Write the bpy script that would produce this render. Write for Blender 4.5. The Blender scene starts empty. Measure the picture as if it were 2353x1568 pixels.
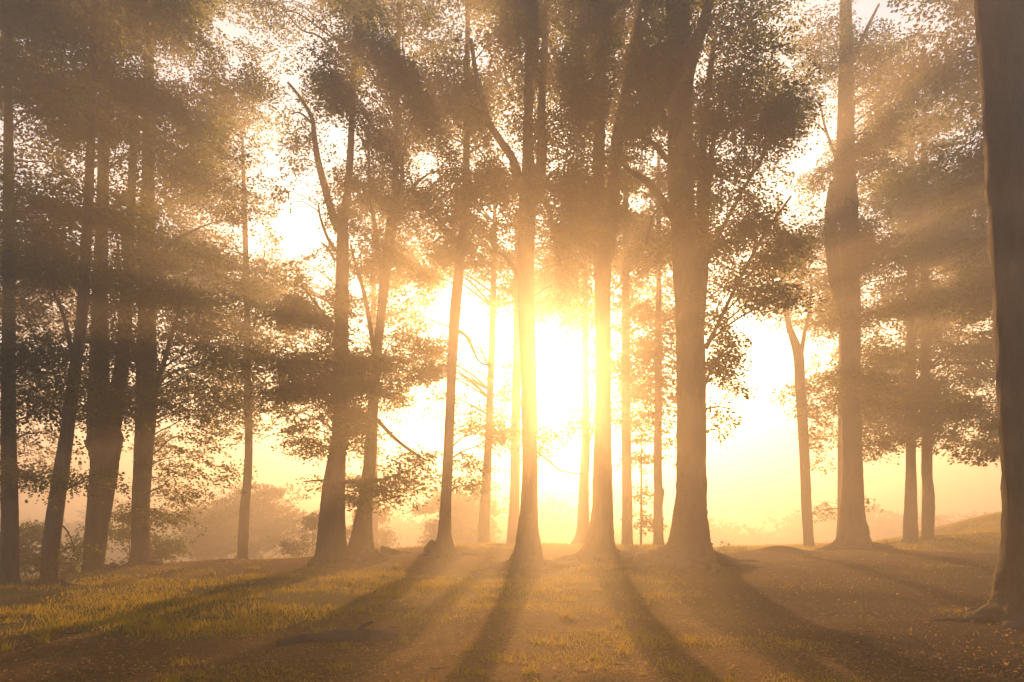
import bpy, math, random
import numpy as np
from mathutils import Vector
C = bpy.context.scene
COL = C.collection
rng = np.random.default_rng(11)
R = math.radians

# ------------------------------------------------------------------ camera
FPX, CX, HORIZ, EYE = 1830.0, 1176.5, 1215.0, 1.6       # photo measured on a 2353 x 1568 grid
PITCH = R(5.0)
CYP = HORIZ - FPX * math.tan(PITCH)
cam_d = bpy.data.cameras.new('camera'); cam = bpy.data.objects.new('camera', cam_d); COL.objects.link(cam)
cam_d.sensor_width = 36; cam_d.lens = 36 * FPX / 2353.0
cam_d.shift_y = (CYP - 784.0) / 2353.0
cam_d.clip_start = 0.05; cam_d.clip_end = 3000
cam.location = (0, 0, EYE); cam.rotation_euler = (R(90) + PITCH, 0, 0)
C.camera = cam

def ray(px, py):
    xc = (px - CX) / FPX; yc = -(py - CYP) / FPX
    return np.array([xc, math.cos(PITCH) - yc * math.sin(PITCH), math.sin(PITCH) + yc * math.cos(PITCH)])
def unp(px, py, Y):
    d = ray(px, py); return np.array([0, 0, EYE]) + d * (Y / d[1])

# ------------------------------------------------------------------ light
sd = ray(1290, 845); sd /= np.linalg.norm(sd)
SUN_EL = math.asin(sd[2]); SUN_AZ = math.atan2(sd[0], sd[1])
sun_l = bpy.data.lights.new('sun', 'SUN'); sun = bpy.data.objects.new('sun', sun_l); COL.objects.link(sun)
sun_l.energy = 5.0; sun_l.angle = R(0.5); sun_l.color = (1.0, 0.48, 0.15)
sun.rotation_euler = Vector((-sd[0], -sd[1], -sd[2])).to_track_quat('-Z', 'Y').to_euler()

W = bpy.data.worlds.new('World'); C.world = W; W.use_nodes = True
nt = W.node_tree; nt.nodes.clear()
N = lambda t, tree=None: (tree or nt).nodes.new(t)
def lk(a, b, tree=None): (tree or nt).links.new(a, b)
out = N('ShaderNodeOutputWorld'); bg = N('ShaderNodeBackground'); sky = N('ShaderNodeTexSky')
sky.sky_type = 'NISHITA'; sky.sun_disc = False; sky.sun_elevation = SUN_EL; sky.sun_rotation = SUN_AZ
sky.air_density = 1.0; sky.dust_density = 1.0; sky.ozone_density = 1.0
bg.inputs['Strength'].default_value = 0.05
lk(sky.outputs[0], bg.inputs['Color'])
# the bright aureole of a low sun in misty air (part of the sky, round the sun's own direction)
tc = N('ShaderNodeTexCoord'); dot = N('ShaderNodeVectorMath'); dot.operation = 'DOT_PRODUCT'
lk(tc.outputs['Generated'], dot.inputs[0]); dot.inputs[1].default_value = tuple(sd)
ac = N('ShaderNodeMath'); ac.operation = 'ARCCOSINE'; ac.use_clamp = False
mn = N('ShaderNodeMath'); mn.operation = 'MINIMUM'; mn.inputs[1].default_value = 0.9999999
lk(dot.outputs['Value'], mn.inputs[0]); lk(mn.outputs[0], ac.inputs[0])
def lobe(width, amp):
    a = N('ShaderNodeMath'); a.operation = 'DIVIDE'; a.inputs[1].default_value = width; lk(ac.outputs[0], a.inputs[0])
    b = N('ShaderNodeMath'); b.operation = 'POWER'; b.inputs[1].default_value = 2; lk(a.outputs[0], b.inputs[0])
    c = N('ShaderNodeMath'); c.operation = 'MULTIPLY'; c.inputs[1].default_value = -1; lk(b.outputs[0], c.inputs[0])
    d = N('ShaderNodeMath'); d.operation = 'EXPONENT'; lk(c.outputs[0], d.inputs[0])
    e = N('ShaderNodeMath'); e.operation = 'MULTIPLY'; e.inputs[1].default_value = amp; lk(d.outputs[0], e.inputs[0])
    return e.outputs[0]
def add(a, b):
    m = N('ShaderNodeMath'); m.operation = 'ADD'; lk(a, m.inputs[0]); lk(b, m.inputs[1]); return m.outputs[0]
AUREOLE = add(add(lobe(R(2.2), 26.0), lobe(R(9), 0.3)), lobe(R(48), 0.20))
bg2 = N('ShaderNodeBackground'); bg2.inputs['Color'].default_value = (1.0, 0.80, 0.64, 1); lk(AUREOLE, bg2.inputs['Strength'])
ads = N('ShaderNodeAddShader'); lk(bg.outputs[0], ads.inputs[0]); lk(bg2.outputs[0], ads.inputs[1]); lk(ads.outputs[0], out.inputs['Surface'])

C.view_settings.view_transform = 'Standard'; C.view_settings.look = 'None'
C.view_settings.exposure = 2.0; C.view_settings.gamma = 1.0
C.render.engine = 'CYCLES'
cy = C.cycles
cy.use_denoising = True; cy.max_bounces = 4; cy.diffuse_bounces = 2; cy.glossy_bounces = 1
cy.transmission_bounces = 2; cy.transparent_max_bounces = 4; cy.volume_bounces = 0
cy.sample_clamp_indirect = 3.0; cy.use_adaptive_sampling = False; cy.caustics_reflective = False; cy.caustics_refractive = False

HAZE_TOP = 22.4
HAZE_LOBES = ((0.0128, 0.60), (0.0023, 0.88))      # (density, anisotropy): fine mist and larger droplets

# ------------------------------------------------------------------ materials
def mat(name):
    m = bpy.data.materials.new(name); m.use_nodes = True; m.node_tree.nodes.clear(); return m
def noise(t, scale, detail=4, vec=None, rough=0.55):
    n = N('ShaderNodeTexNoise', t); n.inputs['Scale'].default_value = scale; n.inputs['Detail'].default_value = detail
    n.inputs['Roughness'].default_value = rough
    if vec is not None: lk(vec, n.inputs['Vector'], t)
    return n
def ramp(t, fac, stops):
    r = N('ShaderNodeValToRGB', t); e = r.color_ramp.elements
    while len(e) < len(stops): e.new(0.5)
    for q, (p, c) in zip(e, stops): q.position = p; q.color = (*c, 1)
    lk(fac, r.inputs[0], t); return r
def leaf_mat(name, dark, light, trans, tmix=0.55):
    m = mat(name); t = m.node_tree; o = N('ShaderNodeOutputMaterial', t)
    g = N('ShaderNodeNewGeometry', t); n = noise(t, 0.9, 5, g.outputs['Position'])
    r = ramp(t, n.outputs['Fac'], [(0.35, dark), (0.65, light)])
    d = N('ShaderNodeBsdfDiffuse', t); lk(r.outputs[0], d.inputs['Color'], t)
    tr = N('ShaderNodeBsdfTranslucent', t); tr.inputs['Color'].default_value = (*trans, 1)
    mx = N('ShaderNodeMixShader', t); mx.inputs[0].default_value = tmix
    lk(d.outputs[0], mx.inputs[1], t); lk(tr.outputs[0], mx.inputs[2], t); lk(mx.outputs[0], o.inputs[0], t); return m
def bark_mat(name, a, b):
    m = mat(name); t = m.node_tree; o = N('ShaderNodeOutputMaterial', t); p = N('ShaderNodeBsdfPrincipled', t)
    g = N('ShaderNodeNewGeometry', t); mp = N('ShaderNodeMapping', t); mp.inputs['Scale'].default_value = (1, 1, 0.35)
    lk(g.outputs['Position'], mp.inputs[0], t)
    n = noise(t, 3.0, 8, mp.outputs[0], 0.65); n2 = noise(t, 30.0, 5, mp.outputs[0], 0.6)
    r = ramp(t, n.outputs['Fac'], [(0.3, a), (0.7, b)]); lk(r.outputs[0], p.inputs['Base Color'], t)
    p.inputs['Roughness'].default_value = 0.85; p.inputs['Specular IOR Level'].default_value = 0.2
    bp = N('ShaderNodeBump', t); bp.inputs['Strength'].default_value = 0.9; bp.inputs['Distance'].default_value = 0.05
    lk(n2.outputs['Fac'], bp.inputs['Height'], t); lk(bp.outputs[0], p.inputs['Normal'], t)
    lk(p.outputs[0], o.inputs[0], t); return m
M_LEAF = leaf_mat('beech_leaves', (0.035, 0.065, 0.014), (0.075, 0.11, 0.024), (0.20, 0.22, 0.04))
M_GOLD = leaf_mat('backlit_gold_leaves', (0.07, 0.07, 0.015), (0.13, 0.10, 0.02), (0.30, 0.21, 0.04))  # gold of backlit leaves is put into the leaf colour
M_BUSH = leaf_mat('bush_leaves', (0.05, 0.06, 0.015), (0.10, 0.09, 0.02), (0.24, 0.19, 0.04))
M_BARK = bark_mat('beech_bark', (0.045, 0.034, 0.024), (0.17, 0.13, 0.095))
M_TWIG = bark_mat('twig_bark', (0.05, 0.035, 0.025), (0.08, 0.06, 0.04))
M_GRASS = leaf_mat('grass_blades', (0.10, 0.10, 0.006), (0.21, 0.17, 0.012), (0.60, 0.46, 0.025), 0.55)
M_LITTER = leaf_mat('dry_leaves', (0.20, 0.10, 0.04), (0.50, 0.33, 0.16), (0.60, 0.38, 0.16), 0.5)

def ground_mat():
    m = mat('forest_floor'); t = m.node_tree; o = N('ShaderNodeOutputMaterial', t); p = N('ShaderNodeBsdfPrincipled', t)
    g = N('ShaderNodeNewGeometry', t)
    a = noise(t, 0.35, 6, g.outputs['Position'], 0.6); b = noise(t, 9.0, 8, g.outputs['Position'], 0.7); c = noise(t, 45.0, 4, g.outputs['Position'])
    soil = ramp(t, b.outputs['Fac'], [(0.3, (0.09, 0.045, 0.010)), (0.55, (0.20, 0.10, 0.022)), (0.75, (0.32, 0.18, 0.045))])
    grs = ramp(t, b.outputs['Fac'], [(0.3, (0.06, 0.06, 0.006)), (0.7, (0.15, 0.13, 0.014))])
    at = N('ShaderNodeAttribute', t); at.attribute_name = 'turf'
    ad = N('ShaderNodeMath', t); ad.operation = 'MULTIPLY_ADD'; ad.inputs[1].default_value = 0.8; lk(a.outputs['Fac'], ad.inputs[0], t)
    sb = N('ShaderNodeMath', t); sb.operation = 'SUBTRACT'; lk(at.outputs['Fac'], sb.inputs[0], t); sb.inputs[1].default_value = 0.4
    lk(sb.outputs[0], ad.inputs[2], t)
    f = ramp(t, ad.outputs[0], [(0.3, (0, 0, 0)), (0.7, (1, 1, 1))])
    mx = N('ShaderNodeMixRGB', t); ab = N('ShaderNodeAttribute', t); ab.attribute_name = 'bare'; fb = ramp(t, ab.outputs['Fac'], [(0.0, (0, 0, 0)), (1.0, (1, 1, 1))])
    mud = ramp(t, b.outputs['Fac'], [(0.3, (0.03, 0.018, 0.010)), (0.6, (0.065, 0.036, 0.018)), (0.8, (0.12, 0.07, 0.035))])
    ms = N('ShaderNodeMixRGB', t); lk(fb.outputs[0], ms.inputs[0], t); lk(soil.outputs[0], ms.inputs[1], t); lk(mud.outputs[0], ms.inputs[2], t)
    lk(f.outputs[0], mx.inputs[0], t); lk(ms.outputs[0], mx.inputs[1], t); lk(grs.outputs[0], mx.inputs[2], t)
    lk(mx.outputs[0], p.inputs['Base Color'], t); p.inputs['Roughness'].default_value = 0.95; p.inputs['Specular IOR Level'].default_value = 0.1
    s = N('ShaderNodeMath', t); s.operation = 'ADD'; lk(b.outputs['Fac'], s.inputs[0], t); lk(c.outputs['Fac'], s.inputs[1], t)
    bp = N('ShaderNodeBump', t); bp.inputs['Strength'].default_value = 0.9; bp.inputs['Distance'].default_value = 0.05
    lk(s.outputs[0], bp.inputs['Height'], t); lk(bp.outputs[0], p.inputs['Normal'], t); lk(p.outputs[0], o.inputs[0], t); return m
M_GROUND = ground_mat()

# ------------------------------------------------------------------ object helpers
def mesh(name, V, F, m, smooth=False):
    """V (n,3); F (k,4) quads or (k,3) tris as numpy arrays"""
    V = np.asarray(V, np.float32); F = np.asarray(F, np.int32)
    me = bpy.data.meshes.new(name); k = F.shape[1]
    me.vertices.add(len(V)); me.vertices.foreach_set('co', V.ravel())
    me.loops.add(F.size); me.loops.foreach_set('vertex_index', F.ravel())
    me.polygons.add(len(F)); me.polygons.foreach_set('loop_start', np.arange(0, F.size, k, dtype=np.int32))
    me.polygons.foreach_set('loop_total', np.full(len(F), k, np.int32))
    if smooth: me.polygons.foreach_set('use_smooth', np.ones(len(F), bool))
    me.materials.append(m); me.update(calc_edges=True); return me
def obj(name, V, F, m, parent=None, smooth=False):
    if parent is not None: V = np.asarray(V) - np.array(parent.location)
    o = bpy.data.objects.new(name, mesh(name, V, F, m, smooth)); COL.objects.link(o)
    if parent is not None: o.parent = parent
    return o
def thing(name, label, cat, loc, group=None):
    o = bpy.data.objects.new(name, None); COL.objects.link(o); o.location = tuple(loc); o.empty_display_size = 0.3
    o['label'] = label; o['category'] = cat
    if group: o['group'] = group
    return o
def smooth_path(P, r, per=6):
    P = np.asarray(P, float); r = np.asarray(r, float); n = len(P); q = []; s = []
    for i in range(n - 1):
        p0, p1, p2, p3 = P[max(i-1, 0)], P[i], P[i+1], P[min(i+2, n-1)]
        for t in np.linspace(0, 1, per, endpoint=(i == n-2)):
            q.append(0.5*((2*p1)+(p2-p0)*t+(2*p0-5*p1+4*p2-p3)*t*t+(3*p1-p0-3*p2+p3)*t**3)); s.append(r[i]*(1-t)+r[i+1]*t)
    return np.array(q), np.array(s)
def tube(P, r, seg=10, wob=0.0, flare=None, seed=0):
    """sweep; flare(i) gives the strength of the root lobes of ring i"""
    P = np.asarray(P); n = len(P); T = np.gradient(P, axis=0); T /= np.linalg.norm(T, axis=1)[:, None] + 1e-9
    up = np.array([0.0, 1.0, 0.0]) if abs(T[0][1]) < 0.9 else np.array([1.0, 0, 0])
    A = np.cross(T, up); A /= np.linalg.norm(A, axis=1)[:, None] + 1e-9; B = np.cross(T, A)
    th = np.linspace(0, 2*math.pi, seg, endpoint=False); rg = np.random.default_rng(seed); ph = rg.uniform(0, 6.28, 4)
    rr = np.asarray(r)[:, None] * np.ones((1, seg))
    if wob:
        z = np.arange(n)[:, None] * 0.23
        rr = rr * (1 + wob*np.sin(2*th[None]+ph[0]+z) + wob*0.8*np.sin(3*th[None]+ph[1]-1.7*z) + wob*0.5*np.sin(7*th[None]+ph[2]+2.9*z))
    if flare is not None:
        f = np.asarray(flare)[:, None]
        lob = 0.5*np.cos(5*th[None]+ph[3]) + 0.35*np.cos(3*th[None]+ph[1]) + 0.25*np.cos(8*th[None]+ph[0])
        rr = rr * (1 + f*(lob-0.55))
    if wob: rr = rr * (1 + rg.normal(0, 0.016, (n, seg)) + 0.07*(rg.uniform(0, 1, (n, seg)) > .985))
    V = P[:, None, :] + rr[..., None]*(np.cos(th)[None, :, None]*A[:, None, :] + np.sin(th)[None, :, None]*B[:, None, :])
    V = V.reshape(-1, 3); i = np.arange(n-1)[:, None]*seg; j = np.arange(seg)[None]; k = (j+1) % seg
    F = np.stack([i+j, i+k, i+seg+k, i+seg+j], -1).reshape(-1, 4)
    return V, F
def join(parts):
    VV, FF, o = [], [], 0
    for V, F in parts: VV.append(V); FF.append(F+o); o += len(V)
    return np.concatenate(VV), np.concatenate(FF)

# ------------------------------------------------------------------ leaves
SHAFTS = [(588,330,27,.9),(690,500,26,.8),(1760,470,24,.7),(1870,320,28,.8),(1030,650,27,.4)]
for a_, Y_, r_ in ((157,25,.9), (164,25,.7), (171,26,.9), (179,26,.5), (187,26,1), (195,25,.8), (203,26,1.2), (211,26,.7), (219,26,1.1), (227,26,.8), (236,27,1.2), (246,27,.9), (257,27,1.1), (268,25,.8),
                   (281,24,.9), (294,24,1.1), (306,24,.8), (317,24,1.2), (327,25,.8), (337,27,1.1), (346,30,.9), (354,32,1)):
    for q_ in (270, 360, 460, 580, 720, 880, 1060):
        x_, y_ = 1290+q_*math.cos(R(a_)), 845+q_*math.sin(R(a_))
        if -150 < x_ < 2400 and -150 < y_ < 1150: SHAFTS.append((x_, y_, Y_, r_*(.068+.00068*q_)*(1+.18*math.sin(q_*.071+a_))))
# clearings cut in the leaves along the sun's direction to shape radial light shafts
LAI_K = 6.3
GAPS = [(692, 505, 58, 75, .97), (588, 335, 55, 55, .75), (505, 45, 45, 65, .7), (535, 150, 35, 45, .75), (722, 660, 22, 45, .9), (628, 865, 30, 20, .7),
        (952, 975, 45, 60, .98), (1100, 765, 55, 65, .9), (1287, 850, 50, 60, .85), (1775, 815, 85, 85, 1), (1755, 1060, 105, 180, 1), (1690, 870, 20, 60, .3),
        (620, 1050, 60, 55, .9), (1660, 230, 25, 25, .5), (1850, 190, 50, 60, .5), (2200, 80, 70, 60, .5), (240, 640, 60, 60, .3), (190, 1060, 40, 50, .7),
        (285, 1065, 35, 40, .8), (2160, 1130, 180, 75, 1), (1300, 1130, 60, 45, .9), (960, 700, 40, 60, .5), (1060, 700, 30, 60, .5)]
def proj(P):
    d = P - np.array([0, 0, EYE]); c, s = math.cos(PITCH), math.sin(PITCH)
    zc = d[:, 1]*c + d[:, 2]*s; yc = -d[:, 1]*s + d[:, 2]*c
    return CX + FPX*d[:, 0]/zc, CYP - FPX*yc/zc
def spray_leaves(cen, axis, L, n_leaf, leaf, rg, droop=0.25, flat=0.8):
    """flat beech sprays: leaves set in a drooping plane along a twig"""
    S = len(cen); up = np.array([0, 0, 1.0])
    side = np.cross(axis, up); side /= np.linalg.norm(side, axis=1)[:, None]+1e-9
    nrm = np.cross(side, axis)
    t = rg.uniform(0.0, 1, (S, n_leaf)); u = rg.uniform(-1, 1, (S, n_leaf)) * (0.5*np.sin(np.pi*np.clip(t*0.85+0.12, 0, 1)))
    h = rg.normal(0, 0.05, (S, n_leaf))
    Ls = L[:, None]
    p = cen[:, None] + axis[:, None]*((t-0.5)*Ls)[..., None] + side[:, None]*(u*Ls)[..., None] + nrm[:, None]*(h*Ls)[..., None]
    p[..., 2] -= droop*Ls*(t**2 + np.abs(u)*0.8)
    d = axis[:, None] + side[:, None]*np.sign(u)[..., None]*rg.uniform(0.3, 1.2, (S, n_leaf))[..., None] + rg.normal(0, 0.3, (S, n_leaf, 3))
    d[..., 2] -= 0.25
    d /= np.linalg.norm(d, axis=2)[..., None]
    nn = nrm[:, None] + rg.normal(0, flat, (S, n_leaf, 3)); w = np.cross(d, nn); w /= np.linalg.norm(w, axis=2)[..., None]+1e-9
    nn = np.cross(w, d)
    p = p.reshape(-1, 3); d = d.reshape(-1, 3); w = w.reshape(-1, 3); nn = nn.reshape(-1, 3)
    l = leaf*rg.uniform(0.7, 1.25, len(p))[:, None]; wd = l*0.34
    V = np.stack([p, p+d*l*0.45+w*wd+nn*l*0.08, p+d*l, p+d*l*0.45-w*wd+nn*l*0.08], 1).reshape(-1, 3)
    F = np.arange(len(V)).reshape(-1, 4)
    return V, F
def clump_points(blobs, Y, rg, leaf, n_leaf, wild=1.0, gap=True):
    """sub-clump centres and sprays for blobs (cx, cy, rx, ry, lai[, dY])"""
    CC, cen = [], []
    for b in blobs:
        cx, cyy, rx, ry, lai = b[:5]; y0 = Y + (b[5] if len(b) > 5 else 0); m = y0/FPX
        c0 = unp(cx, cyy, y0); RX, RZ = rx*m, ry*m; RY = min(max(RX, 1.0), 2.6)
        area = math.pi*RX*RZ; ns = max(3, int(area/0.75)); nsp = int(LAI_K*lai*area/(n_leaf*leaf*leaf*0.34))
        v = rg.normal(0, 1, (ns, 3)); v /= np.linalg.norm(v, axis=1)[:, None]; v *= rg.uniform(0.15, 1, (ns, 1))**(1/2.2)
        sc = c0 + v*np.array([RX, RY, RZ]); CC.append(sc)
        k = rg.integers(0, ns, nsp); o = rg.normal(0, 1, (nsp, 3))*np.array([0.62, 0.62, 0.30])*min(1.0, max(0.25, RX*0.7))
        cen.append(sc[k]+o)
    CC = np.concatenate(CC); cen = np.concatenate(cen)
    def keep(P, soft):
        x, y = proj(P); pr = np.ones(len(P))
        for gx, gy, ax, ay, s in GAPS if gap else ():
            q = ((x-gx)/ax)**2 + ((y-gy)/ay)**2
            pr = np.minimum(pr, 1 - s*np.clip((1.25-q)*2.5, 0, 1))
        for hx, hy, hY, hr in SHAFTS if gap else ():
            v = P-unp(hx, hy, hY); tt = v @ sd; dist = np.linalg.norm(v-tt[:, None]*sd, axis=1)
            pr = np.minimum(pr, 1-np.clip((hr*1.25-dist)/(0.25*hr)+.0, 0, .93)*(tt > -8))
        return (rg.uniform(0, 1, len(P)) < pr) & (P[:, 2] < HAZE_TOP-1.2)
    return CC[keep(CC, 0)], cen[keep(cen, 1)]

# ------------------------------------------------------------------ ground
PTS = []        # (x, y, z) the terrain passes through
def gp(px, py, Y): PTS.append(unp(px, py, Y))
for x in (-14, -7, 0, 7, 14):
    PTS.append(np.array([x, 2.0, 0.0])); PTS.append(np.array([x*1.2, 9.0, 0.02+0.004*x]))
for a in [(20,1349,20),(108,1349,19),(214,1315,24),(322,1301,25),(556,1294,34),(770,1290,26),(826,1276,27),(1015,1262,29),(1110,1252,36),(1180,1252,37),
          (1212,1308,24),(1338,1256,35),(1376,1284,25.5),(1440,1256,34),(1512,1256,33.5),(1588,1296,22),(1859,1266,33),(1962,1262,29),(2092,1246,36),(2133,1238,36),
          (2330,1430,13),(100,1400,15),(400,1370,17),(800,1370,17),(1300,1370,17),(1760,1360,17),(2050,1350,17),(1750,1272,27),(1860,1270,29.5),(2200,1268,30),(2320,1270,28),
          (650,1286,31),(930,1262,34),(450,1299,29),(120,1325,28),
          (2110,1241,44),(2200,1226,46),(2310,1192,46),(2400,1160,46)]: gp(*a)
for x, z in ((-40,-1.5),(-25,-1.2),(-12,-0.7),(0,0.1),(10,0.3),(16,0.3)): PTS.append(np.array([x, 46.0, z]))
for x in (-40,-20,0,16): PTS.append(np.array([x, 60.0, -1.5]))
for p in ((-40,20,0.3),(-40,5,0),(40,5,0.3),(38,22,0.9),(34,36,1.8),(40,48,2.6),(36,62,1.6),(20,62,0.2)): PTS.append(np.array(p, float))
PTS = np.array(PTS)
def U(r2): return 0.5*r2*np.log(r2+1e-9)
n = len(PTS); d2 = ((PTS[:, None, :2]-PTS[None, :, :2])**2).sum(-1)
A = np.zeros((n+3, n+3)); A[:n, :n] = U(d2) + np.eye(n)*0.15; A[:n, n] = 1; A[:n, n+1:] = PTS[:, :2]; A[n:, :n] = A[:n, n:].T
SOL = np.linalg.solve(A, np.concatenate([PTS[:, 2], np.zeros(3)]))
NK = rng.normal(0, 1, (26, 2)); NK *= (rng.uniform(0.5, 4.5, 26)/np.linalg.norm(NK, axis=1))[:, None]; NPH = rng.uniform(0, 6.28, 26)
def height(x, y):
    x = np.asarray(x, float); y = np.asarray(y, float); sh = x.shape; x = x.ravel(); y = y.ravel(); z = np.zeros(len(x))
    for s in range(0, len(x), 20000):
        e = slice(s, s+20000); q = np.stack([x[e], y[e]], -1)
        z[e] = U(((q[:, None]-PTS[None, :, :2])**2).sum(-1)) @ SOL[:n] + SOL[n] + q @ SOL[n+1:]
    far = np.clip((np.abs(x)-34)/12, 0, 1); fy = np.clip((y-50)/18, 0, 1); f = np.maximum(far, fy); f = f*f*(3-2*f)
    f = np.maximum(f, np.clip((1-y)/6, 0, 1))
    base = np.where(y < 40, 0.0, -1.6)
    z = z*(1-f) + base*f
    lump = sum(np.sin(x*k[0]+y*k[1]+p)/(1+np.hypot(*k)) for k, p in zip(NK, NPH))*0.022
    mc = unp(1790, 1272, 26.5)
    z = z + lump*(1-np.clip((y-60)/30, 0, 1)) + 0.20*np.exp(-((x-mc[0])/0.75)**2-((y-mc[1])/0.6)**2)
    return z.reshape(sh)
def axis_pts(dense, step, lim, grow=1.16):
    a = list(np.arange(dense[0], dense[1], step)); s = step; v = a[-1]
    while v < lim[1]: s *= grow; v += s; a.append(v)
    s = step; v = a[0]; b = []
    while v > lim[0]: s *= grow; v -= s; b.append(v)
    return np.array(b[::-1]+a)
gx = axis_pts((-22, 24), 0.17, (-330, 330)); gy = axis_pts((4, 40), 0.14, (-25, 640))
X, Yg = np.meshgrid(gx, gy); Z = height(X, Yg)
V = np.stack([X, Yg, Z], -1).reshape(-1, 3); nx = len(gx)
i = (np.arange(len(gy)-1)[:, None]*nx + np.arange(nx-1)[None]).ravel(); F = np.stack([i, i+1, i+nx+1, i+nx], -1)
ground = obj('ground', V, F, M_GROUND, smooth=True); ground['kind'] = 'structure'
def turf_at(x, y):
    """grassy areas: the left bank, the crest, the slope at the right back and the meadow"""
    px, py = proj(np.stack([x, y, height(x, y)], -1))
    t = np.exp(-((x+6.5)/5.5)**2-((y-14.5)/3.0)**2)*1.0
    t = np.maximum(t, 0.75*np.exp(-((y-20-0.1*x)/6.0)**2)*(x < 4))
    t = np.maximum(t, np.clip((y-28)/4, 0, 1)*0.9)
    t = np.maximum(t, 0.35*np.exp(-((x-1.5)/2.5)**2-((y-11)/5)**2))
    t = np.where((x > 5) & (y < 27), t*0.35, t)
    return np.where(y > 45, 1.0, t)
at = ground.data.attributes.new('turf', 'FLOAT', 'POINT'); at.data.foreach_set('value', turf_at(V[:, 0], V[:, 1]).astype(np.float32))

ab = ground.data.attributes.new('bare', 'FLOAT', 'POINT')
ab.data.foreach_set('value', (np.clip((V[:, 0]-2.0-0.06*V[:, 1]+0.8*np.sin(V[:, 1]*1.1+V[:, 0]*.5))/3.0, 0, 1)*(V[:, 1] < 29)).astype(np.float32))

# ------------------------------------------------------------------ trees
def make_roots(root, base, spec, rg):
    k, r0, reach = spec; a0 = rg.uniform(0, 6.28)
    for q in range(k):
        a = a0+6.28*q/k+rg.normal(0, .22); L = reach*rg.uniform(.6, 1.15); pts = []
        for tt in np.linspace(0, 1, 7):
            a += rg.normal(0, .12); d = r0*1.6+tt*L
            px_, py_ = base[0]+math.cos(a)*d, base[1]+math.sin(a)*d
            pts.append([px_, py_, height(np.array([px_]), np.array([py_]))[0]+r0*.30*(1-tt)**1.5-.02*tt-.01])
        q_, r_ = smooth_path(pts, np.linspace(.30*r0, .05*r0, 7), 4); obj('root', *tube(q_, r_, 8, .06, None, q), M_BARK, root, True)
def make_tree(name, label, Y, trunk, limbs=(), blobs=(), leaf=0.095, mat_leaf=None, group=None, flare=0.34, seed=1, n_leaf=26, nbr=45, droop=0.25, cat='tree', roots=0, top=None):
    rg = np.random.default_rng(seed); m = Y/FPX; blobs = list(blobs)
    if top is None and group == G1 and Y < 32 and Y > 15: top = 1.3
    if top: blobs.append(((trunk[-1][1]+trunk[-1][2])/2, -95, 175*26/Y, 125*26/Y, top))
    P, r = [], []
    for py, xl, xr in trunk:
        P.append(unp((xl+xr)/2, py, Y)); r.append((xr-xl)/2*m)
    base = P[0].copy(); P.insert(0, P[0]-np.array([0, 0, 0.45])); r.insert(0, r[0]*1.15)
    root = thing(name, label, cat, base, group)
    P, r = smooth_path(P, r, 7)
    if roots: make_roots(root, base, roots, rg)
    hz = P[:, 2]-base[2]; fl = flare*np.exp(-np.clip(hz, 0, None)/0.45)
    o = obj('trunk', *tube(P, r, 22, 0.025, fl, seed), M_BARK, root, True)
    axes = [(P, r)]
    for L in limbs:
        pts, w0, w1 = L[0], L[1], L[2]
        q = [unp(a[0], a[1], Y+(a[2] if len(a) > 2 else 0)) for a in pts]; rr = np.linspace(w0, w1, len(q))/2*m
        q, rr = smooth_path(q, rr, 6); obj('limb', *tube(q, rr, 10, 0.03, None, seed+3), M_BARK, root, True); axes.append((q, rr))
    if mat_leaf is M_GOLD: blobs = [(*b[:4], b[4]*(.75 if b[1] < 700 else .42), *b[5:]) for b in blobs]
    if blobs:
        cc, cen = clump_points(blobs, Y, rg, leaf, n_leaf)
        AX = np.concatenate([a for a, _ in axes]); AR = np.concatenate([b for _, b in axes])
        # branchwork: from the nearest lower wood to the clumps
        br = []
        pick = rg.permutation(len(cc))[:nbr]
        for c in cc[pick]:
            hd = np.hypot(AX[:, 0]-c[0], AX[:, 1]-c[1]); dz = c[2]-AX[:, 2]
            cost = np.hypot(hd, dz) + 2.0*np.abs(dz-0.45*hd) + (AX[:, 2]-base[2] < 1.5)*5
            k = int(np.argmin(cost)); a = AX[k]; d = np.linalg.norm(c-a)
            if d < 0.3 or d > 9: continue
            mid = [a + (c-a)*t + np.array([0, 0, 0.12*d*math.sin(t*3.1)]) + rg.normal(0, 0.035*d, 3)*(0 < t < 1) for t in (0, 0.3, 0.6, 0.85, 1)]
            r0 = min(AR[k]*0.6, 0.012+0.011*d); q, rr = smooth_path(mid, np.linspace(r0, 0.006, 5), 3); br.append(tube(q, rr, 5))
        if br:
            tw = obj('twigs', *join(br), M_TWIG, root, True); tw['kind'] = 'stuff'
        tc0 = np.array([AX[:, 0].mean(), AX[:, 1].mean()])
        ax = np.zeros((len(cen), 3)); ax[:, :2] = cen[:, :2]-tc0; ax /= np.linalg.norm(ax, axis=1)[:, None]+1e-6
        ax += rg.normal(0, 0.65, ax.shape)*np.array([1, 1, 0.35]); ax[:, 2] -= 0.15; ax /= np.linalg.norm(ax, axis=1)[:, None]
        V, F = spray_leaves(cen, ax, rg.uniform(0.55, 1.15, len(cen))*(leaf/0.11)**0.5, n_leaf, leaf, rg, droop)
        obj('crown', V, F, mat_leaf or M_LEAF, root)
    return root

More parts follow.
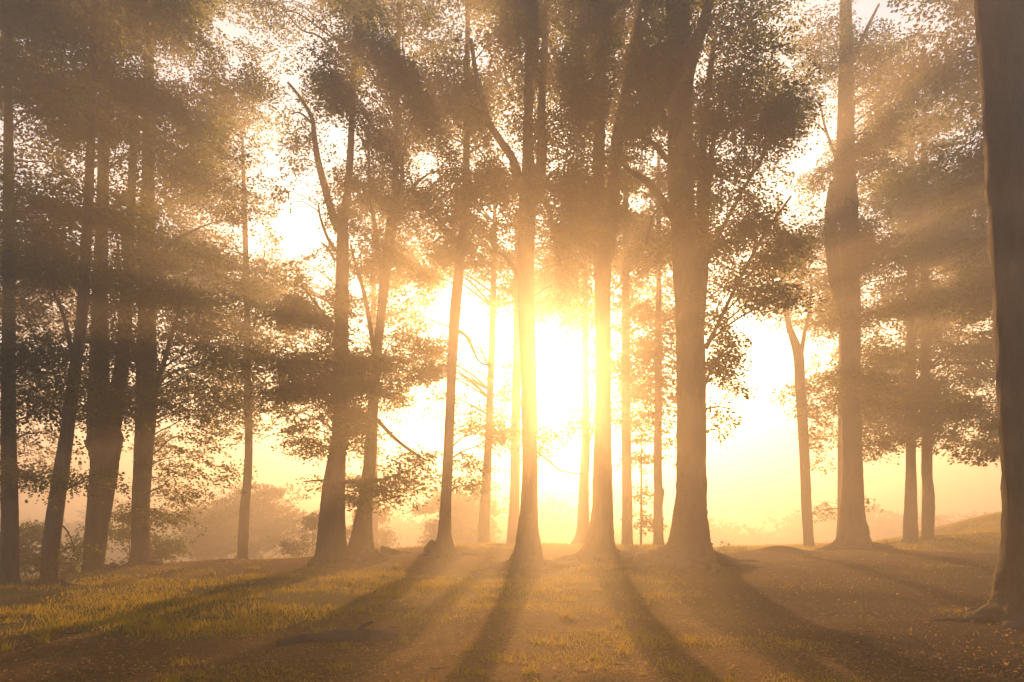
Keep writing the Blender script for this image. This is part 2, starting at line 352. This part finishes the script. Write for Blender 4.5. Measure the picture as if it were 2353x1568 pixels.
G1 = 'tall beech trees standing along the rise'
G2 = 'pale trees further back in the mist'
make_tree('beech_tree', 'dark beech cut by the left edge of the picture, leftmost trunk', 20,
    [(1352,-2,48),(1310,3,42),(1200,4,40),(1000,3,36),(800,6,34),(500,8,32),(200,10,28),(-150,14,22)],
    blobs=[(50,230,150,300,.85),(30,640,120,230,.6),(50,930,110,150,.45),(20,1080,60,80,.4)], group=G1, seed=1)
make_tree('beech_tree', 'dark slender beech leaning right, second trunk from the left edge', 19,
    [(1352,84,136),(1320,91,130),(1200,106,142),(1061,128,160),(956,146,174),(830,162,188),(700,178,202),(400,196,216),(0,210,226),(-150,214,224)],
    [([(172,860),(150,740),(110,640,-.5)],12,5)],
    [(180,300,160,330,.8),(160,640,120,190,.6),(110,900,100,140,.45),(190,1120,60,60,.5),(160,1270,40,35,.35)], roots=(4, 0.25, 0.8), group=G1, seed=2)
make_tree('beech_tree', 'thick dark beech with a burl, forking into two stems, left of the picture', 24,
    [(1316,184,246),(1295,190,240),(1200,200,250),(1110,207,263),(1061,210,272),(1010,200,280),(960,204,262),(880,205,250),(700,212,246),(400,224,250),(0,232,250),(-120,236,248)],
    [([(250,1010),(262,960),(274,880,.3),(288,740,.5),(300,500,.8),(312,200,1)],44,16),([(206,1030),(194,1012)],16,5)],
    [(280,250,170,290,.85),(260,620,150,220,.7),(250,900,140,130,.5),(250,1130,90,50,.45),(210,1260,30,30,.3)], roots=(5, 0.35, 0.9), group=G1, seed=3)
make_tree('beech_tree', 'straight grey beech, the fourth trunk from the left edge', 25,
    [(1303,292,354),(1280,299,345),(1180,303,343),(1061,309,349),(900,313,360),(700,318,358),(400,326,354),(0,334,352),(-120,336,350)],
    [([(356,900),(392,780,-.4),(430,640,-.8)],14,5),([(318,840),(286,700,.3),(270,560,.5)],14,6)],
    [(410,210,150,270,.9),(410,560,170,230,.8),(390,840,150,170,.7),(400,1040,90,80,.5),(440,1110,45,60,.4),(370,1180,50,40,.4)], roots=(4, 0.3, 0.8), group=G1, seed=4)
make_tree('slim_beech', 'slim bare-stemmed beech standing alone before the pale misty bush', 34,
    [(1296,540,574),(1270,545,570),(1180,550,573),(1090,560,579),(1000,563,580),(880,561,577),(700,560,575),(450,556,566),(320,554,560)],
    [([(566,890),(620,880,.3),(660,872,.5)],6,2),([(570,800),(600,700),(640,640)],7,2)],
    [(525,470,110,230,.7),(560,330,70,90,.5),(600,700,90,130,.7),(570,860,100,110,.7),(520,960,110,60,.45),(640,950,60,40,.35)], leaf=.13, group=G1, seed=5)
make_tree('beech_tree', 'grey beech with a second leaning stem, left of a pair with dark low foliage', 26,
    [(1296,735,812),(1275,748,800),(1230,756,794),(1160,757,793),(1061,760,795),(900,766,798),(700,770,801),(564,773,802),(500,776,800),(440,790,808),(300,800,815),(0,815,826),(-100,818,826)],
    [([(738,1292,-.3),(745,1230,-.3),(752,1150,-.3),(760,1090,-.2),(772,1020,0)],34,26),
     ([(778,530),(762,487),(733,380),(722,310),(716,270),(690,225),(662,190,.4)],20,6),([(770,575),(752,545),(736,500),(732,470)],9,3),([(770,600),(752,570),(738,557)],7,2),
     ([(715,282),(690,260,.3),(668,262,.6)],7,2),([(770,760),(720,690,-.3),(690,655,-.6)],9,3),
     ([(792,1108,-.6),(740,1104,-.8),(695,1108,-1.0)],7,2),([(790,1108,-.6),(860,1106,-.9),(920,1088,-1.2),(970,1066,-1.4)],9,2)],
    [(610,150,100,190,.32),(650,330,50,70,.25),(660,420,50,50,.2),(700,760,70,100,1.1),(735,860,110,110,1.5),(690,930,70,50,1.0),(790,940,70,60,1.0),(715,1005,62,36,.9),(790,1020,55,36,.8),(740,690,50,70,.9),(760,470,40,90,.4),(680,610,50,50,.4),
     (880,1092,70,24,1.2,-1.2),(900,1130,50,28,.7,-1.2),(740,1106,50,7,.8,-1.0),(805,1125,40,26,.8,-1),(760,1050,40,30,.4)], roots=(6, 0.4, 1.3), group=G1, seed=6, nbr=60)
make_tree('beech_tree', 'grey beech with broad flared foot leaning right, right of a pair with dark low foliage', 27,
    [(1278,776,882),(1262,795,862),(1230,806,857),(1160,822,856),(1071,834,863),(904,847,871),(740,864,884),(615,874,900),(520,886,914),(440,900,916),(250,905,918),(0,912,922)],
    [([(880,640),(868,580),(862,520),(850,440,.3),(846,300,.5)],14,6),([(904,500),(918,440),(925,380),(918,300),(900,230,.4)],14,5),([(858,800),(840,690,-.3),(815,600,-.6),(805,560,-.8)],12,4),
     ([(905,520),(940,440,.4),(985,400,.6),(1010,395,.8)],9,3),([(862,960,-.3),(910,1010,-.8),(965,1050,-1.2),(990,1060,-1.4)],10,2)],
    [(850,150,150,170,1.3,-2.5),(760,250,60,120,.7,-2),(870,400,130,120,1.1),(850,590,95,110,1.0),(860,760,60,120,.7),(870,900,60,90,.9),(905,1010,45,26,.8,-.8),(950,1050,45,16,.9,-1.2),(830,1000,50,50,.6)], roots=(6, 0.45, 1.3), group=G1, seed=7)
make_tree('beech_tree', 'slender dark bowed beech with a thin trunk and flared foot, left of the sun', 27,
    [(1262,975,1062),(1252,998,1045),(1225,1006,1038),(1160,1012,1037),(1061,1017,1041),(904,1025,1047),(718,1033,1058),(600,1046,1068),(538,1053,1075),(430,1062,1080),(250,1066,1080),(0,1070,1080)],
    [([(1052,760),(1075,778,.2),(1100,830,.4),(1128,840,.6)],9,3),([(1062,560),(1010,520,-.3),(970,470,-.6)],9,4)],
    [(1030,260,110,230,.95),(1030,540,95,90,1.2),(985,720,50,120,.7),(975,860,40,70,.7),(1090,1000,60,30,.4,.8),(1080,1060,50,18,.6,.8),(1075,1105,45,22,.7,.8)], mat_leaf=M_LEAF, roots=(5, 0.3, 1.0), group=G1, seed=8)
make_tree('misty_tree', 'pale misty tree with a slightly curved trunk, first right of the slender bowed beech', 38,
    [(1256,1092,1130),(1230,1098,1126),(1110,1106,1128),(1009,1114,1131),(880,1119,1135),(760,1124,1139),(560,1130,1142),(450,1134,1140)],
    [([(1125,850),(1105,800),(1085,760)],6,2)],
    [(1000,880,60,90,.5),(1110,930,70,90,.5),(1090,600,80,110,1.0),(950,520,100,110,.6),(930,660,75,120,1.0),(920,800,60,110,.5),(1150,1000,50,50,.4)], leaf=.14, mat_leaf=M_GOLD, group=G2, seed=9)
make_tree('misty_tree', 'pale misty tree close behind the left side of the tall forked beech by the sun', 40,
    [(1256,1160,1198),(1230,1166,1193),(1110,1172,1195),(1000,1174,1195),(850,1178,1197),(600,1182,1196),(480,1184,1192)],
    [([(1182,1128),(1168,1146),(1152,1142)],3,1)],
    [(1180,930,70,80,.5),(1220,650,90,120,1.0),(1165,850,60,80,.6)], leaf=.14, mat_leaf=M_GOLD, group=G2, seed=10)
make_tree('beech_tree', 'tall forked beech with a flared foot standing just left of the sun', 24,
    [(1314,1136,1284),(1302,1156,1266),(1285,1170,1254),(1265,1180,1246),(1218,1190,1238),(1160,1195,1236),(1061,1200,1235),(904,1198,1234),(760,1192,1230),(615,1188,1228),(520,1190,1230),(461,1192,1234),(400,1198,1232),(340,1200,1226),(256,1203,1225),(100,1206,1240),(0,1208,1238),(-120,1212,1232)],
    [([(1222,470),(1240,400),(1246,330),(1244,270),(1250,150,.3),(1262,-60,.5)],30,14),([(1200,440),(1180,370,-.2),(1140,310,-.4),(1118,265,-.5),(1096,180,-.6),(1082,90,-.7)],22,9),
     ([(1232,430,.3),(1252,460,.4),(1264,500,.5),(1278,570,.6),(1294,632,.7)],16,8),([(1130,290,-.4),(1100,255,-.8),(1060,235,-1)],9,3),([(1195,640),(1160,590,-.3),(1120,575,-.6)],12,4),
     ([(1236,1040,-.1),(1262,1060,-.2),(1290,1082,-.3),(1340,1090,-.4)],5,2)],
    [(1290,640,45,60,.6),(1190,180,140,210,.95),(1110,440,85,120,1.3),(1300,480,85,130,1.2),(1310,280,80,130,.9),(1270,1008,50,22,.5,-.3),(1255,985,30,20,.3)], roots=(7, 0.42, 1.5), group=G1, seed=11, nbr=60)
make_tree('misty_tree', 'pale misty tree with a curved trunk just right of the sun, beside a stouter trunk', 38,
    [(1258,1308,1366),(1240,1318,1358),(1210,1325,1354),(1120,1331,1353),(1009,1337,1355),(900,1338,1354),(750,1338,1352),(560,1340,1350)],
    [([(1350,1030),(1362,985),(1370,950)],6,2)],
    [(1335,955,60,40,.6),(1290,920,40,40,.4),(1325,640,85,100,1.1),(1360,720,60,50,.5),(1270,725,60,45,.8),(1380,830,30,60,.6)], leaf=.14, mat_leaf=M_GOLD, group=G2, seed=12)
make_tree('beech_tree', 'stout pale beech with two upright stems washed out by sunlight, right of the sun', 25.5,
    [(1290,1306,1446),(1275,1326,1428),(1250,1342,1417),(1218,1351,1412),(1166,1361,1408),(1061,1364,1406),(904,1368,1404),(700,1366,1404),(600,1364,1404),(540,1362,1402),(410,1361,1390),(250,1364,1392),(0,1366,1397),(-110,1370,1390)],
    [([(1388,600),(1404,520),(1411,410),(1420,310),(1444,180,.3),(1462,60,.5),(1475,-80,.6)],38,18),([(1364,560),(1345,490,.3),(1318,440,.5),(1300,420,.6)],10,4),([(1366,260),(1340,190,-.3),(1325,100,-.5)],12,5)],
    [(1420,180,120,220,.95),(1360,530,70,100,1.1),(1430,470,80,110,1.1),(1330,985,40,18,.4)], roots=(6, 0.42, 1.4), group=G1, seed=13)
make_tree('straight_tree', 'straight tree trunk with a leafy young tree at its right foot', 34,
    [(1258,1422,1460),(1240,1428,1455),(1166,1429,1453),(1000,1428,1450),(800,1428,1448),(600,1430,1446),(400,1432,1444),(270,1434,1440)],
    blobs=[(1450,640,90,170,1.3),(1470,850,75,110,1.6),(1450,960,55,55,1.0),(1420,430,80,90,.7)], leaf=.13, mat_leaf=M_GOLD, group=G2, seed=14)
make_tree('straight_tree', 'narrow straight tree trunk close left of the broadest trunk', 33,
    [(1258,1496,1530),(1240,1501,1525),(1166,1502,1523),(1130,1502,1527),(1113,1502,1522),(1000,1503,1521),(800,1505,1521),(600,1508,1520),(330,1510,1518)],
    blobs=[(1530,640,70,170,1.0),(1515,850,60,120,1.1),(1505,985,45,45,.6),(1535,1020,20,50,.5),(1530,430,70,90,.7)], leaf=.13, mat_leaf=M_GOLD, group=G2, seed=15)
make_tree('young_tree', 'thin leafy young tree growing between two straight trunks', 33,
    [(1256,1470,1476),(1150,1471,1476),(1050,1472,1475),(985,1473,1475)], blobs=[(1474,1120,26,100,.75),(1478,1030,22,40,.6),(1482,1180,22,40,.5)], leaf=.13, mat_leaf=M_GOLD, flare=.05, seed=16, nbr=24)
make_tree('beech_tree', 'broadest beech in the picture centre right, with wide spreading root flare', 22,
    [(1306,1448,1704),(1292,1482,1674),(1278,1508,1654),(1262,1526,1642),(1235,1538,1632),(1200,1546,1627),(1150,1551,1624),(1061,1554,1623),(904,1556,1622),(700,1550,1614),(600,1545,1608),(500,1540,1600),(430,1534,1594),(359,1533,1592),(200,1531,1590),(51,1528,1587),(-150,1532,1580)],
    [([(1600,900,.5),(1606,700,.6),(1610,560,.7),(1612,400,.8),(1622,250,1),(1640,100,1.2)],34,12),([(1608,760,.5),(1620,600,.6),(1623,461,.7),(1643,308,.8),(1674,154,1)],22,8),
     ([(1575,200,-.3),(1594,118,-.4),(1618,50,-.5),(1636,-40,-.6)],34,22),([(1545,500,-.2),(1500,430,-.5),(1452,395,-.7),(1430,378,-.8)],20,8),([(1535,370,-.2),(1500,330,-.5),(1454,308,-.7)],16,6),
     ([(1535,300,-.2),(1505,210,-.5),(1470,80,-.8),(1460,-30,-.9)],18,10),
     ([(1622,800,.5),(1643,759,.6),(1700,641,.8),(1757,538,1),(1818,451,1.2)],12,5),([(1618,620,.5),(1650,545,.6),(1705,441,.8),(1777,318,1),(1823,205,1.2)],12,5),
     ([(1485,560,.2),(1500,500,.2),(1520,470,0)],8,4),([(1618,890,.2),(1650,820,.3),(1690,790,.5)],7,2),([(1620,940,.2),(1650,935,.3),(1680,940,.4)],5,2)],
    [(1600,120,160,200,1.0),(1490,300,100,160,.8),(1720,280,120,240,.75),(1700,560,110,180,.75),(1600,450,70,200,.9),(1645,750,45,50,1.0),(1690,790,30,36,.8,.4),(1702,850,20,42,.8,.4),(1660,850,38,50,.9,.2),(1708,900,13,20,.8,.4),(1655,948,28,18,.9,.3),(1668,985,13,18,.8,.3),(1760,690,70,50,.6),(1800,340,70,150,.7),(1810,540,55,80,.6)], roots=(8, 0.6, 1.9), group=G1, seed=17, nbr=80, droop=.4)
make_tree('misty_tree', 'pale forked tree with drooping foliage right of the bright gap', 36,
    [(1269,1840,1880),(1245,1846,1870),(1166,1842,1865),(1087,1839,1861),(960,1832,1856),(880,1826,1850),(815,1823,1846),(770,1812,1828),(740,1804,1818),(600,1790,1800),(450,1784,1790)],
    [([(1840,820),(1848,770),(1858,720),(1866,640)],12,4)],
    [(1800,610,80,120,.8),(1790,900,60,70,.85),(1760,960,40,30,.6),(1850,930,70,110,.8),(1860,720,60,100,.7),(1880,1060,40,40,.5)], leaf=.14, mat_leaf=M_GOLD, group=G2, seed=18, droop=.4)
make_tree('misty_tree', 'faint thin trunk mostly hidden behind the big pale two-stemmed beech', 38,
    [(1262,1918,1946),(1200,1924,1940),(1100,1925,1939),(900,1926,1938),(600,1928,1936)], [([(1926,1168),(1900,1172),(1875,1170)],3,1)],
    [(1920,640,60,100,.7),(1890,1166,34,16,.8),(1960,980,60,80,.6)], leaf=.14, mat_leaf=M_GOLD, group=G2, seed=19)
make_tree('beech_tree', 'big pale beech whose trunk splits and joins again above a slot, right part', 29,
    [(1264,1896,2026),(1252,1912,2008),(1236,1922,1998),(1210,1929,1991),(1166,1933,1985),(1061,1936,1981),(900,1934,1978),(718,1931,1975),(640,1932,1975),(564,1932,1974),(513,1930,1972),(470,1908,1972),(420,1914,1966),(308,1923,1964),(103,1928,1959),(0,1930,1956)],
    [([(1945,720),(1925,660),(1914,600),(1910,530),(1912,470),(1920,420)],32,30),([(1974,620),(1992,592,.3),(2012,567,.5)],9,4),([(1928,380),(1898,300,.4),(1885,240,.6)],9,4),([(1955,150),(1990,70,.4),(2020,10,.6)],12,5)],
    [(1890,230,110,230,.7),(2030,260,110,230,.75),(1900,520,90,150,.7),(2020,640,110,150,.85),(2010,880,80,110,.7),(2000,1030,40,45,.6),(1985,1155,16,12,.5)], roots=(6, 0.42, 1.3), group=G1, seed=20)
make_tree('straight_tree', 'straight dark trunk, left of a pair before the rising grassy slope', 36,
    [(1248,2066,2114),(1235,2074,2108),(1180,2078,2107),(1061,2082,2104),(940,2082,2104),(700,2084,2103),(400,2086,2100),(230,2088,2096)],
    blobs=[(2080,560,110,220,1.0),(2060,860,90,130,1.0),(2040,1000,60,60,.6),(2100,320,90,100,.7)], leaf=.13, group=G2, seed=21)
make_tree('straight_tree', 'wavy knobbly trunk, right of a pair before the rising grassy slope', 36,
    [(1240,2112,2154),(1225,2119,2146),(1166,2119,2147),(1130,2124,2146),(1090,2118,2140),(1040,2118,2142),(1000,2119,2140),(941,2117,2136),(700,2116,2134),(400,2116,2130),(230,2118,2126)],
    blobs=[(2180,520,110,230,.9),(2170,830,110,160,1.0),(2150,980,80,60,.6),(2250,1000,50,55,.7),(2260,700,70,200,.9)], leaf=.13, group=G2, seed=22)
make_tree('straight_tree', 'leafy beech mostly hidden behind the massive near trunk at the right', 25,
    [(1262,2340,2380),(1200,2346,2374),(900,2348,2370),(500,2350,2368),(150,2352,2362)],
    blobs=[(2230,30,120,140,.8),(2200,-130,160,110,.8),(2250,330,90,240,.7),(2270,700,60,200,.7),(2275,960,55,80,.8),(2350,500,80,300,.8),(2180,150,80,130,.6)], leaf=.13, group=G2, seed=23)
make_tree('beech_tree', 'massive dark near trunk cut by the right edge, roots spreading over the ground', 13,
    [(1452,2205,2580),(1425,2250,2535),(1390,2284,2500),(1345,2299,2478),(1290,2307,2468),(1150,2312,2458),(900,2303,2446),(600,2286,2428),(300,2270,2410),(0,2242,2390),(-300,2225,2360),(-900,2200,2300)],
    [([(2300,-100),(2150,-350,.5),(2000,-600,1)],60,26)],
    [(2150,-620,420,300,.8,2)], roots=(7, 0.26, 1.5), group=G1, seed=24, flare=.3)

for kk, (lab, Yk, px, w, by, ty, bl) in enumerate([
    ('faint golden foliage tree in the mist behind the left beech of the pair', 47, 780, 16, 1288, 560, [(650,700,90,130,.8),(700,830,60,60,.4),(640,900,80,60,.6)]),
    ('faint golden tree in the mist behind the right beech of the pair', 46, 858, 15, 1262, 500, [(940,620,90,120,.8),(910,800,60,90,.7),(900,920,40,40,.5)]),
    ('faint golden tree in the mist straight behind the stout two-stemmed beech', 50, 1385, 14, 1258, 520, [(1280,640,90,90,.7),(1260,740,60,50,.5),(1340,800,40,50,.4)]),
    ('faint golden tree in the mist straight behind the broadest trunk', 46, 1588, 15, 1258, 500, [(1480,620,80,130,.8),(1470,820,70,90,.8)]),
    ('faint golden tree in the mist straight behind the big split-trunk beech', 46, 1957, 16, 1262, 520, [(1850,640,90,110,.8),(1930,800,60,110,.7),(1910,960,50,70,.6)]),
    ('faint tree in the mist straight behind the wavy knobbly trunk', 50, 2131, 17, 1226, 520, [(2210,660,110,140,.9),(2120,780,80,120,.8),(2240,900,60,70,.7)]),
    ('faint tree in the mist straight behind the fourth trunk from the left edge', 44, 330, 18, 1300, 480, [(450,640,110,150,.9),(480,860,90,100,.7),(430,1000,100,70,.5),(400,1120,50,50,.4)]),
    ('faint tree in the mist straight behind the leftmost trunk', 44, 22, 18, 1330, 480, [(80,640,130,150,.9),(70,860,120,110,.7),(60,1040,80,80,.6)])]):
    make_tree('misty_tree', lab, Yk, [(by,px-w,px+w),(by-40,px-w*.7,px+w*.7),(by-250,px-w*.6,px+w*.6),(800,px-w*.45,px+w*.45),(ty,px-3,px+3)], blobs=bl, leaf=.16, mat_leaf=M_GOLD, group=G2, seed=60+kk)

# ------------------------------------------------------------------ bushes
def make_bush(name, label, Y, px, py, blobs, leaf, group=None, seed=1, m=None, cat='bush'):
    rg = np.random.default_rng(seed); b = unp(px, py, Y); b[2] = height(np.array([b[0]]), np.array([b[1]]))[0]
    root = thing(name, label, cat, b, group); cc, cen = clump_points(blobs, Y, rg, leaf, 22, gap=False)
    st = []
    for c in cc[rg.permutation(len(cc))[:14]]:
        q = [b+rg.normal(0, .1, 3)*[1, 1, 0]+[0, 0, -.1], b*.6+c*.4+rg.normal(0, .08, 3), c]
        q, r = smooth_path(q, np.linspace(.03, .006, 3)*Y/40, 4); st.append(tube(q, r, 5))
    t = obj('stems', *join(st), M_TWIG, root, True); t['kind'] = 'stuff'
    ax = cen-b; ax /= np.linalg.norm(ax, axis=1)[:, None]; ax += rg.normal(0, .5, ax.shape); ax /= np.linalg.norm(ax, axis=1)[:, None]
    obj('foliage', *spray_leaves(cen, ax, rg.uniform(.4, .8, len(cen))*(leaf/.11)**.5, 22, leaf, rg, .2, .6), m or M_BUSH, root)
GB = 'misty bushes beyond the rise'
make_bush('bush', 'broad misty golden bush behind the lone slim trunk', 58, 575, 1300, [(600,1170,80,65,1.0),(540,1200,60,70,.8),(650,1220,50,55,.8),(600,1250,90,35,.9)], .17, GB, 31)
make_bush('bush', 'loose misty bush left of the lone slim trunk', 48, 465, 1300, [(470,1210,50,70,.8),(440,1240,40,45,.7),(500,1240,40,50,.7)], .16, GB, 32)
make_bush('bush', 'rough low bush at the left foot of the beech pair', 40, 715, 1285, [(722,1220,22,50,.6),(700,1258,36,24,.8)], .14, GB, 33)
make_bush('bush', 'pale bush filling the gap between the two beeches of the pair', 50, 815, 1275, [(815,1170,26,70,.9),(860,1200,28,60,.6),(820,1235,50,35,.9)], .16, GB, 34, M_GOLD)
make_bush('bush', 'tall golden bush glowing behind the slender bowed beech', 56, 1060, 1262, [(1060,1175,65,50,1.5),(1085,1205,55,50,1.4),(985,1200,25,50,.9),(1060,1235,85,25,1.4)], .17, GB, 35, M_GOLD)
make_bush('bush', 'dark undergrowth bush between the first two trunks at the left edge', 27, 62, 1335, [(60,1230,45,80,.9),(70,1290,50,40,.8)], .12, GB, 36, M_LEAF)
make_bush('bush', 'small dark shrub between the leaning trunk and the burled beech', 29, 165, 1322, [(165,1290,34,28,.45),(185,1230,30,40,.4)], .11, GB, 37, M_LEAF)
make_bush('bush', 'leafy shrub around the foot of the straight grey beech', 29, 300, 1303, [(275,1230,36,60,.6),(375,1230,40,50,.6),(330,1270,60,26,.6)], .12, GB, 38, M_LEAF)
GS = 'low plants on the crest of the rise'
make_bush('low_plant', 'low leafy plants at the right foot of the broadest trunk', 31, 1665, 1272, [(1655,1262,26,9,.6),(1690,1266,28,8,.6)], .07, GS, 41, M_LEAF, 'plant')
make_bush('low_plant', 'small twiggy plant at the right foot of the big pale beech', 33, 2018, 1258, [(2018,1250,16,9,.5)], .07, GS, 42, M_LEAF, 'plant')

# the far wood across the meadow, one pale mass in the mist
fx = rng.uniform(-135, 150, 5200); fy = rng.uniform(100, 128, 5200)
ftop = 3.6+1.2*np.sin(fx*.13+1)+1.3*np.sin(fx*.31)+1.0*np.sin(fx*.83+fy*.2)+.8*(fx < -25)
fz = -1.6+ftop*rng.uniform(0.02, 1, 5200)**.8
V, F = spray_leaves(np.stack([fx, fy, fz], -1), np.tile(np.array([0, -1., 0]), (5200, 1))+rng.normal(0, .6, (5200, 3)), np.full(5200, 2.6), 22, .75, rng, .2, .9)
fw = obj('far_wood', V, F, M_BUSH); fw['kind'] = 'stuff'; fw['label'] = 'far-off wood across the meadow, faint in the mist'

# ------------------------------------------------------------------ log stand-in, litter, grass
lp = [unp(640,1484,11.0), unp(690,1470,11.3), unp(765,1463,11.4), unp(835,1456,11.6), unp(905,1440,12.0)]
for q in lp: q[2] = height(np.array([q[0]]), np.array([q[1]]))[0] + 0.02
q, r = smooth_path(lp, [.05, .09, .125, .12, .10], 6)
Vl, Fl = tube(q, r, 16, .10)
nL = len(Vl); Vl = np.concatenate([Vl, [q[0]-[.03, 0, 0], q[-1]+[.03, 0, 0]]])
log = thing('smear_log', 'made-up brown log standing in for a dark smear on the grass, left of centre foreground', 'log', q[len(q)//2])  # made-up log, standing in for a soft dark smear on the ground
obj('log_body', Vl, Fl, M_BARK, log, True)
for e, s in ((0, nL), (len(q)-1, nL+1)):
    ring = Vl[e*16:(e+1)*16]; c = ring.mean(0); obj('cut_end', np.concatenate([ring, [c+[(-.02 if e == 0 else .02), 0, 0]]]), np.array([[k, (k+1) % 16, 16] for k in range(16)]), M_TWIG, log)

sq = q[len(q)*2//3]; sp, sr = smooth_path([sq, sq+[.10, .06, .16], sq+[.26, .10, .24]], [.05, .035, .018], 4)
obj('branch_stub', *tube(sp, sr, 8, .08), M_BARK, log, True)
def scatter(n, x0, x1, y0, y1, bias=1.6):
    y = y0 + (y1-y0)*rng.uniform(0, 1, n)**bias; hw = 0.66*y+0.6
    return rng.uniform(-1, 1, n)*hw, y
def patch(x, y):
    return sum(np.sin(x*a+y*b+c) for a, b, c in ((.9,.5,0),(-.6,1.3,1),(2.1,-.8,2),(1.2,2.3,4)))/4
x, y = scatter(380000, 0, 0, 6.5, 36); T = turf_at(x, y)
k = rng.uniform(0, 1, len(x)) < np.clip(T*.9+patch(x, y)*.8-.30, .012, 1); x, y, T = x[k], y[k], T[k]
ntf = 420; tx_, ty_ = scatter(ntf, 0, 0, 6.6, 27); tk = rng.uniform(0, 1, ntf) < np.clip(turf_at(tx_, ty_)+.12-.5*(tx_ > 2.5), 0, .95); tx_, ty_ = tx_[tk], ty_[tk]
tid = np.repeat(np.arange(len(tx_)), 46); tsp = rng.uniform(.03, .11, len(tx_))[tid]
x = np.concatenate([x, tx_[tid]+rng.normal(0, 1, len(tid))*tsp]); y = np.concatenate([y, ty_[tid]+rng.normal(0, 1, len(tid))*tsp])
T = np.concatenate([T, rng.uniform(.9, 2.4, len(tx_))[tid]])
hx_ = rng.uniform(11, 30, 30000); hy_ = rng.uniform(37, 52, 30000)      # rough grass on the slope at the right back
x = np.concatenate([x, hx_]); y = np.concatenate([y, hy_]); T = np.concatenate([T, 1.2+1.6*np.clip(patch(hx_*1.5, hy_*1.5), 0, 1)])
z = height(x, y); nb = len(x); h = rng.uniform(.03, .10, nb)*(.55+.7*np.clip(T, 0, 2.4)); a = rng.uniform(0, 6.28, nb); w = .004+.0004*y
lean = rng.normal(0, .4, (nb, 2))*h[:, None]; b0 = np.stack([x, y, z-.01], -1); sx = np.stack([np.cos(a)*w, np.sin(a)*w, 0*a], -1)
tip = b0+np.stack([lean[:, 0], lean[:, 1], h], -1)
gr = obj('grass', np.stack([b0-sx, b0+sx, tip], 1).reshape(-1, 3), np.arange(nb*3).reshape(-1, 3), M_GRASS); gr['kind'] = 'stuff'; gr['label'] = 'short grass growing over the forest floor'
x, y = scatter(32000, 0, 0, 6.0, 26, 1.7); T = turf_at(x, y)
k = rng.uniform(0, 1, len(x)) < np.clip(1-T*.9-patch(y, x)*.4, .08, 1); x, y = x[k], y[k]; nl = len(x)
p = np.stack([x, y, height(x, y)+rng.uniform(.005, .03, nl)], -1)
d = rng.normal(0, 1, (nl, 3))*[1, 1, .28]; d /= np.linalg.norm(d, axis=1)[:, None]; u = np.array([0, 0, 1.])+rng.normal(0, .35, (nl, 3)); w = np.cross(d, u); w /= np.linalg.norm(w, axis=1)[:, None]; u = np.cross(w, d)
l = .018+.05*rng.uniform(0, 1, (nl, 1))**2.2+.04*(rng.uniform(0, 1, (nl, 1)) > .985)
Vq = np.stack([p, p+d*l*.5+w*l*.32+u*l*.12, p+d*l, p+d*l*.5-w*l*.32+u*l*.12], 1).reshape(-1, 3)
lt = obj('leaf_litter', Vq, np.arange(nl*4).reshape(-1, 4), M_LITTER); lt['kind'] = 'stuff'; lt['label'] = 'small dry leaves scattered over the forest floor'

for k in range(16):
    ty_ = rng.uniform(6.8, 13); tx_ = rng.uniform(-.55, .55)*ty_; a_ = rng.uniform(0, 3.14); L_ = rng.uniform(.15, .5); pts = []
    for t_ in np.linspace(-.5, .5, 5):
        a_ += rng.normal(0, .15); px_, py_ = tx_+math.cos(a_)*L_*t_, ty_+math.sin(a_)*L_*t_
        pts.append([px_, py_, height(np.array([px_]), np.array([py_]))[0]+.008+.012*abs(t_)])
    tq, tr = smooth_path(pts, np.linspace(.008, .003, 5), 3); tg = obj('fallen_twig', *tube(tq, tr, 5), M_TWIG, None, True)
    tg['label'] = 'thin dry twig lying on the forest floor in the foreground'; tg['category'] = 'twig'; tg['group'] = 'dry twigs on the forest floor'
c = unp(2166, 1519, 9.2); c[2] = height(np.array([c[0]]), np.array([c[1]]))[0]+.012
th = np.linspace(0, 6.283, 14, endpoint=False); rim = np.stack([.062*np.cos(th), .04*np.sin(th)*(1+.25*np.cos(th)), .012*np.cos(2*th)+.004], -1)
fl = obj('fallen_leaf', np.concatenate([c+rim, [c]]), np.array([[k, (k+1) % 14, 14] for k in range(14)]), M_LITTER)
fl['label'] = 'single large pale leaf lying on bare earth at lower right'; fl['category'] = 'leaf'

# ------------------------------------------------------------------ haze
m = mat('haze_air'); t = m.node_tree; o = N('ShaderNodeOutputMaterial', t); vadd = N('ShaderNodeAddShader', t)
for q, (dens, g) in enumerate(HAZE_LOBES):
    pv = N('ShaderNodeVolumePrincipled', t); pv.inputs['Color'].default_value = (0.97, 0.94, 0.90, 1)
    pv.inputs['Density'].default_value = dens; pv.inputs['Anisotropy'].default_value = g; lk(pv.outputs[0], vadd.inputs[q], t)
lk(vadd.outputs[0], o.inputs['Volume'], t)
x0, x1, y0, y1, z0, z1 = -420, 420, -60, 760, -6, HAZE_TOP
hv = [(x, y, z) for z in (z0, z1) for y in (y0, y1) for x in (x0, x1)]
hz = obj('haze', hv, [(0,2,3,1),(4,5,7,6),(0,1,5,4),(2,6,7,3),(0,4,6,2),(1,3,7,5)], m); hz['kind'] = 'stuff'; hz['label'] = 'pale morning mist filling the wood'
